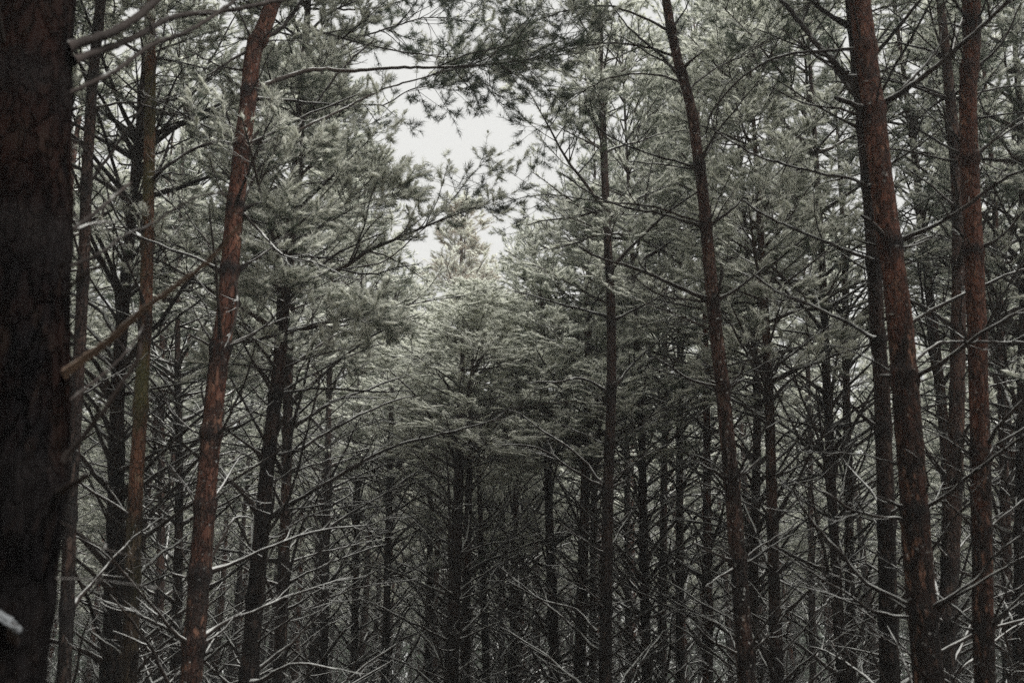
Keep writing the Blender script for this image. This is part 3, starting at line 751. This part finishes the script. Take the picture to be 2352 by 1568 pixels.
small = [
 ('thin dark trunk standing alone at the left end of the middle trees', [(900, 900), (895, 1100), (884, 1568)], 11, 19, 15.5, 'dark', 3, .8),
 ('thin trunk just right of the two close dark trunks in the middle', [(1098, 1020), (1104, 1200), (1118, 1568)], 9, 18, 15.2, 'dark', 0, .7),
 ('second slim trunk right of the two close dark trunks in the middle', [(1150, 900), (1154, 1100), (1152, 1568)], 10, 16, 18.0, 'plain', 2, .7),
 ('slim trunk left one of a crossing pair in the middle of the forest', [(1186, 900), (1185, 1100), (1178, 1568)], 11, 20, 16.2, 'dark', 5, .7),
 ('slim trunk right one of a crossing pair in the middle of the forest', [(1212, 960), (1205, 1150), (1186, 1568)], 10, 16, 17.0, 'plain', 0, .6),
 ('slim dark trunk leaning slightly left between the crossing pair and the tall straight trunk', [(1244, 700), (1252, 900), (1262, 1200), (1274, 1568)], 12, 26, 13.6, 'dark', 5, .8),
 ('brown trunk close on the left of the tall straight trunk with curling branches', [(1352, 640), (1350, 900), (1340, 1250), (1330, 1568)], 14, 28, 13.2, 'plain', 2, .8),
 ('slender trunk hugging the left side of the tall straight trunk', [(1368, 900), (1364, 1200), (1360, 1568)], 12, 18, 16.0, 'dark', 3, .8),
 ('slender dark trunk first to the right of the tall straight trunk', [(1438, 760), (1440, 1100), (1446, 1568)], 10, 19, 16.5, 'dark', 0, .8),
 ('dark trunk second to the right of the tall straight trunk, forked with rising branches', [(1462, 780), (1474, 1000), (1478, 1250), (1486, 1568)], 14, 24, 13.0, 'dark', 1, .9),
 ('brown trunk midway between the tall straight trunk and the slim pale leaning trunk', [(1528, 860), (1524, 1200), (1520, 1568)], 12, 22, 15.0, 'plain', 2, .9),
 ('straight trunk just left of the slim pale leaning trunk, free of thick branches', [(1561, 760), (1561, 1100), (1563, 1568)], 13, 21, 14.0, 'plain', 5, .9),
 ('reddish narrow trunk touching the left side of the slim pale leaning trunk', [(1622, 860), (1624, 1200), (1626, 1568)], 14, 26, 13.0, 'red', 1, .9),
 ('dark trunk close on the right of the slim pale leaning trunk', [(1720, 640), (1738, 900), (1734, 1200), (1722, 1568)], 13, 26, 12.4, 'dark', 0, .9),
 ('stout brown trunk a little right of the slim pale leaning trunk', [(1752, 620), (1766, 900), (1774, 1200), (1786, 1568)], 17, 30, 10.4, 'plain', 2, 1.),
 ('leaning dark trunk midway between the slim pale leaning trunk and the thick red-brown one', [(1886, 560), (1898, 850), (1914, 1200), (1936, 1568)], 15, 26, 10.8, 'dark', 1, 1.),
 ('straight thin trunk left of the thick red-brown one, behind its branches', [(1940, 640), (1944, 900), (1950, 1200), (1956, 1568)], 13, 24, 12.8, 'plain', 3, .9),
 ('thin distant trunk seen left of the leaning dark trunk on the right', [(1858, 900), (1862, 1200), (1868, 1568)], 9, 17, 17.0, 'plain', 5, .9),
 ('thin snowy trunk at the right edge behind the straight red-brown one', [(2292, 600), (2300, 900), (2310, 1200), (2318, 1568)], 14, 26, 11.0, 'snowy', 0, 1.),
 ('dark trunk cut by the right edge of the view', [(2352, 500), (2350, 900), (2345, 1568)], 20, 36, 9.6, 'dark', 3, 1.1),
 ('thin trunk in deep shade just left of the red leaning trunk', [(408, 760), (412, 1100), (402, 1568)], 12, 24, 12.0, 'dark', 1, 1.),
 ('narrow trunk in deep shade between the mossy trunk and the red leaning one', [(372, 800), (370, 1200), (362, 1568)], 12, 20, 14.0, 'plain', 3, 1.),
 ('reddish trunk just right of the dark trunk with long branches', [(668, 640), (662, 900), (655, 1200), (640, 1568)], 16, 30, 10.6, 'plain', 1, .8),
 ('thin dark trunk among the fine twigs left of the middle', [(760, 700), (752, 1100), (742, 1568)], 10, 20, 14.2, 'dark', 3, .8),
 ('thin trunk left of the close pair in the middle, in the shade', [(990, 1000), (988, 1200), (984, 1568)], 10, 18, 16.5, 'dark', 5, .7),
 ('thin trunk among the twigs above the bright gap left of the middle', [(828, 760), (822, 1100), (812, 1568)], 9, 17, 16.8, 'plain', 0, .7),
]
for lab, px, wt, wb, d, bk, cv, cr in small:
    central = 930 < px[0][0] < 1260
    H = 11.2 + (len(lab) % 7) * .2 if not central else min(12.2, 1.6 + d * math.tan(math.radians(22.5)))
    cbx = max(4.2, at(px[0][0], px[0][1], d)[2] - .8)
    if central: cbx = min(cbx, H - 4.2)
    cbx = min(cbx, H - 3)
    if 'close on the left of the tall straight trunk' in lab: H, cbx, cv, cr = 8.6, 4.7, 5, 1.15
    if 'standing alone at the left end' in lab: H, cbx, cv, cr = 8.4, 4.9, 5, 1.1
    if 'between the crossing pair' in lab: H, cbx, cv, cr = 7.9, 5.0, 2, 1.25
    if 'stout brown trunk' in lab: H, cbx, cv, cr = 10.4, 5.0, 5, 1.0
    if 'reddish trunk just right of the dark' in lab: H, cbx, cv, cr = 9.5, 5.2, 5, 1.0
    tree_px(lab, px, wt, wb, d, bk, H=H, crown=cv, cr=cr * (.8 if central else 1), cb=min(cbx, H - 3), fill=1.05, lfill=(.5, 1.8))
# snow lying on a broken stub of the nearest trunk
near = bpy.data.objects['pine_tree']
c0 = at(22, 1422, 2.47); rng_ = np.random.default_rng(3)
bmx = __import__('bmesh').new(); __import__('bmesh').ops.create_icosphere(bmx, subdivisions=5, radius=1)
from mathutils import noise as mn_
for v in bmx.verts:
    q = v.co.copy(); n_ = 1 + .5 * mn_.noise(q * 1.7 + Vector((4, 1, 2))) + .4 * mn_.noise(q * 4.5) + .2 * mn_.noise(q * 11)
    v.co = Vector((q.x * .034 * n_, q.y * .03 * n_, q.z * .012 * n_ * (1 if q.z > 0 else .35) - q.x * .028))
me_ = bpy.data.meshes.new('snow_cap'); bmx.to_mesh(me_); bmx.free(); me_.materials.append(SNOWM)
for p_ in me_.polygons: p_.use_smooth = True
link('snow_cap', me_, near, Vector(c0) - near.location + Vector((-.012, .01, -.004)))
pixel_branch(near, np.array(near.location), rng_, [(35, 1500), (30, 1460), (22, 1430)], 2.55, 34, 26, -.08, name='branch_stub', mat=TWIG_NEAR, dens=.1, fine=0)

# ------------------------------------------------------------------ the crowd of trees behind
BG = []
for i in range(6):
    r_ = np.random.default_rng(500 + i)
    H = 12.4
    n = 9
    zz = np.linspace(-.12, H, n)
    rows = np.stack([np.cumsum(r_.normal(0, .035, n)), np.cumsum(r_.normal(0, .035, n)), zz, .092 * (1 - zz / H * .93) + .004], 1)
    rows[:, :2] -= rows[0, :2]
    cb = [5.2, 6.0, 5.6, 6.4, 5.0, 5.8][i]
    ws = np.arange(.7, cb, .5)
    tm = trunk_mesh(rows, ws, BARK[['plain', 'dark', 'red', 'plain', 'dark', 'snowy'][i]], k=9, step=.2, rough=.03, seed=i)
    bm_ = branchwork_geo(700 + i, .6, cb, 1.5, 1.0).mesh('dead_branchwork', [TWIG])
    BG.append((tm, bm_, cb, H))
def bg_tree(x, y, v, cv, s, label, group, cr, short=None):
    tm, bm_, cb, H = BG[v]
    e = link('pine_tree', None, None, (x, y, gz(x, y)), (0, 0, HR.random() * 6.28), None)
    sz = s * (short or 1.0)
    link('trunk', tm, e, scale=(s, s, sz))
    tag(link('dead_branchwork', bm_, e, scale=(s, s, sz)), kind='stuff')
    link('crown', CROWN[cv], e, (0, 0, cb * sz), (HR.gauss(0, .03), HR.gauss(0, .03), HR.random() * 6), (cr, cr, (H - cb) * sz / 6.4))
    tag(e, label, 'pine tree', group)
    return e

rg = random.Random(77)
GAPS = [(-60, 'out at the left edge of the forest'), (60, 'behind the trunk filling the left edge'), (300, 'left of the mossy trunk'), (455, 'just left of the red leaning trunk'), (600, 'just right of the red leaning trunk'),
        (830, 'amid the twigs left of the middle'), (1045, 'above the bright gap left of middle'), (1250, 'under the open patch of sky'),
        (1400, 'left of the tall straight trunk'), (1550, 'right of the tall straight trunk'), (1700, 'left of the slim pale leaning trunk'),
        (1900, 'right of the slim pale leaning trunk'), (2110, 'left of the thick red-brown trunk'), (2260, 'right of the thick red-brown trunk'), (2400, 'at the right edge'), (9e9, 'out beyond the right edge')]
ORD = 'first second third fourth fifth sixth seventh eighth ninth tenth eleventh twelfth thirteenth fourteenth fifteenth sixteenth seventeenth eighteenth nineteenth twentieth'.split()
seen = {}
sp_ = 2.6
cnt = 0
for iy in range(-4, 20):
    for ix in range(-18, 19):
        x = ix * sp_ + rg.uniform(-.75, .75) + (sp_ / 2 if iy % 2 else 0)
        y = iy * sp_ + rg.uniform(-.75, .75)
        dist = math.hypot(x, y)
        r1, r2, r3, r4 = rg.random(), rg.random(), rg.random(), rg.random()
        if dist < 2.6: continue
        low = 1.0
        zc = y * cp + 5 * sp
        if y > 0 and abs(x) > y * .56 + 4.5: continue
        if y <= 0 and dist > 9: continue
        if any((x - a) ** 2 + (y - b) ** 2 < 1.4 ** 2 for a, b in placed): continue
        if y > 0:
            X_ = 1176 + FPX * x / zc; rpx = 1.35 * FPX / zc
            inview = -100 < X_ < 2452
            if y < 9.0 and abs(x) < y * .62 + .5: continue     # the near trees in view are all placed by hand
            if y < 22.5 and X_ + rpx > 960 and X_ - rpx < 1210:            # the opening down the middle: only low young pines
                if y < 12.5: continue
                low = (1.6 + y * math.tan(math.radians(21.5))) / 12.4
            if 9 <= y < 13.5 and r4 < .6: continue
            if 13.5 <= y < 19 and r4 < .2: continue
        Hs = .82 + .16 * r1
        v = int(r2 * 6); cv = [0, 1, 2, 3, 4, 5, 0, 2, 5, 1][int(r3 * 10)]
        if y > 15 or y < 1: cv = 7 + cv % 3
        if r4 > .965: cv = BROWN_CROWN
        if y > 0:
            reg = next(nm for lim, nm in GAPS if X_ < lim)
            if y > 26:
                lab = 'slender pine far back, seen ' + reg; grp = 'far pines ' + reg
            else:
                seen[reg] = seen.get(reg, 0) + 1
                lab = ORD[seen[reg] - 1] + ' background pine, counted outward from the viewer, ' + reg; grp = 'background pines'
            if y > 22 and 930 < X_ < 1230: Hs *= .93
        else:
            lab = 'tall pine of the stand around the spot the view is taken from'; grp = 'pines around the viewpoint'
        bg_tree(x, y, v, cv, Hs if low == 1 else 1.0, lab, grp, (.95 + .25 * r4) * (1 if low == 1 else .8), low)
        cnt += 1
print('background trees', cnt)

# ------------------------------------------------------------------ far wood: one mass beyond the last rows
rng = np.random.default_rng(9)
g = Geo()
nf = 430
fy = rng.uniform(49, 105, nf); fx = rng.uniform(-.75, .75, nf) * fy
P = np.zeros((nf, 3, 3)); hh = rng.uniform(10.5, 13.5, nf)
P[:, :, 0] = fx[:, None] + rng.normal(0, .15, (nf, 3)); P[:, :, 1] = fy[:, None]
P[:, 1, 2] = hh * .5; P[:, 2, 2] = hh
g.add(*tubes(P, np.tile([.1, .07, .015], (nf, 1)), 5))
per = 620
tz = rng.random((nf, per)) ** .8; rad = 1.7 * (1 - tz) ** .6 * np.sqrt(rng.random((nf, per))); aa = rng.random((nf, per)) * 6.28
cz = hh[:, None] * (.02 + .98 * tz)
ctr = np.stack([fx[:, None] + rad * np.cos(aa), fy[:, None] + rad * np.sin(aa), cz], -1).reshape(-1, 3)
n = len(ctr)
d1 = unit(rng.normal(0, 1, (n, 3)) * [1, 1, .5]); d2 = unit(np.cross(d1, rng.normal(0, 1, (n, 3))))
sz = rng.uniform(.12, .34, (n, 1))
V = np.stack([ctr - d1 * sz, ctr + d1 * sz * .6 + d2 * sz * .35, ctr + d1 * sz * .5 - d2 * sz * .35], 1).reshape(-1, 3)
g.add(V, None, np.arange(n * 3).reshape(-1, 3), dict(snow=np.clip(rng.normal(-.12, .3, n), 0, 1), tone=rng.random(n), brown=np.zeros(n)))
nb = 420                                                     # the same wood goes on to both sides and behind the viewpoint
aa0 = rng.uniform(math.radians(35), math.radians(325), nb); rr0 = rng.uniform(0, 1, nb) ** .7
rr0 = np.where(np.abs(aa0 - PI) > math.radians(95), 26 + 40 * rr0, 11 + 40 * rr0)
P = np.zeros((nb, 3, 3)); hh = rng.uniform(10.5, 13.5, nb); bx_, by_ = rr0 * np.sin(aa0), rr0 * np.cos(aa0)
P[:, :, 0] = bx_[:, None]; P[:, :, 1] = by_[:, None]; P[:, 1, 2] = hh * .5; P[:, 2, 2] = hh
g.add(*tubes(P, np.tile([.1, .07, .015], (nb, 1)), 5))
per = 420
tz = rng.random((nb, per)) ** .7; rad = 1.9 * (1 - tz) ** .6 * np.sqrt(rng.random((nb, per))); aa = rng.random((nb, per)) * 6.28
c2 = np.stack([bx_[:, None] + rad * np.cos(aa), by_[:, None] + rad * np.sin(aa), hh[:, None] * (.02 + .98 * tz)], -1).reshape(-1, 3)
n = len(c2); d1 = unit(rng.normal(0, 1, (n, 3)) * [1, 1, .5]); d2 = unit(np.cross(d1, rng.normal(0, 1, (n, 3)))); sz = rng.uniform(.12, .34, (n, 1))
V = np.stack([c2 - d1 * sz, c2 + d1 * sz * .6 + d2 * sz * .35, c2 + d1 * sz * .5 - d2 * sz * .35], 1).reshape(-1, 3)
g.add(V, None, np.arange(n * 3).reshape(-1, 3), dict(snow=np.clip(rng.normal(-.12, .3, n), 0, 1), tone=rng.random(n), brown=np.zeros(n)))
tag(link('far_wood', g.mesh('far_wood', [BARK['plain'], NEEDLE])), 'dense mass of distant pines closing the view behind all other trees', 'wood', kind='stuff')

# ------------------------------------------------------------------ snowy winter air
bmh = bpy.data.meshes.new('haze')
hx, hy0, hy1, hz0, hz1 = 130, -30, 125, -2.5, 16.5
vv = [(x, y, z) for x in (-hx, hx) for y in (hy0, hy1) for z in (hz0, hz1)]
bmh.from_pydata(vv, [], [(0, 1, 3, 2), (4, 6, 7, 5), (0, 4, 5, 1), (2, 3, 7, 6), (0, 2, 6, 4), (1, 5, 7, 3)])
hm = bpy.data.materials.new('haze'); hm.use_nodes = True
hm.node_tree.nodes.clear()
pv = hm.node_tree.nodes.new('ShaderNodeVolumePrincipled'); ho = hm.node_tree.nodes.new('ShaderNodeOutputMaterial')
pv.inputs['Density'].default_value = HAZE
pv.inputs['Color'].default_value = (.88, .92, .94, 1)
pv.inputs['Anisotropy'].default_value = .3
hm.node_tree.links.new(pv.outputs[0], ho.inputs['Volume'])
bmh.materials.append(hm)
tag(link('haze', bmh), kind='stuff')
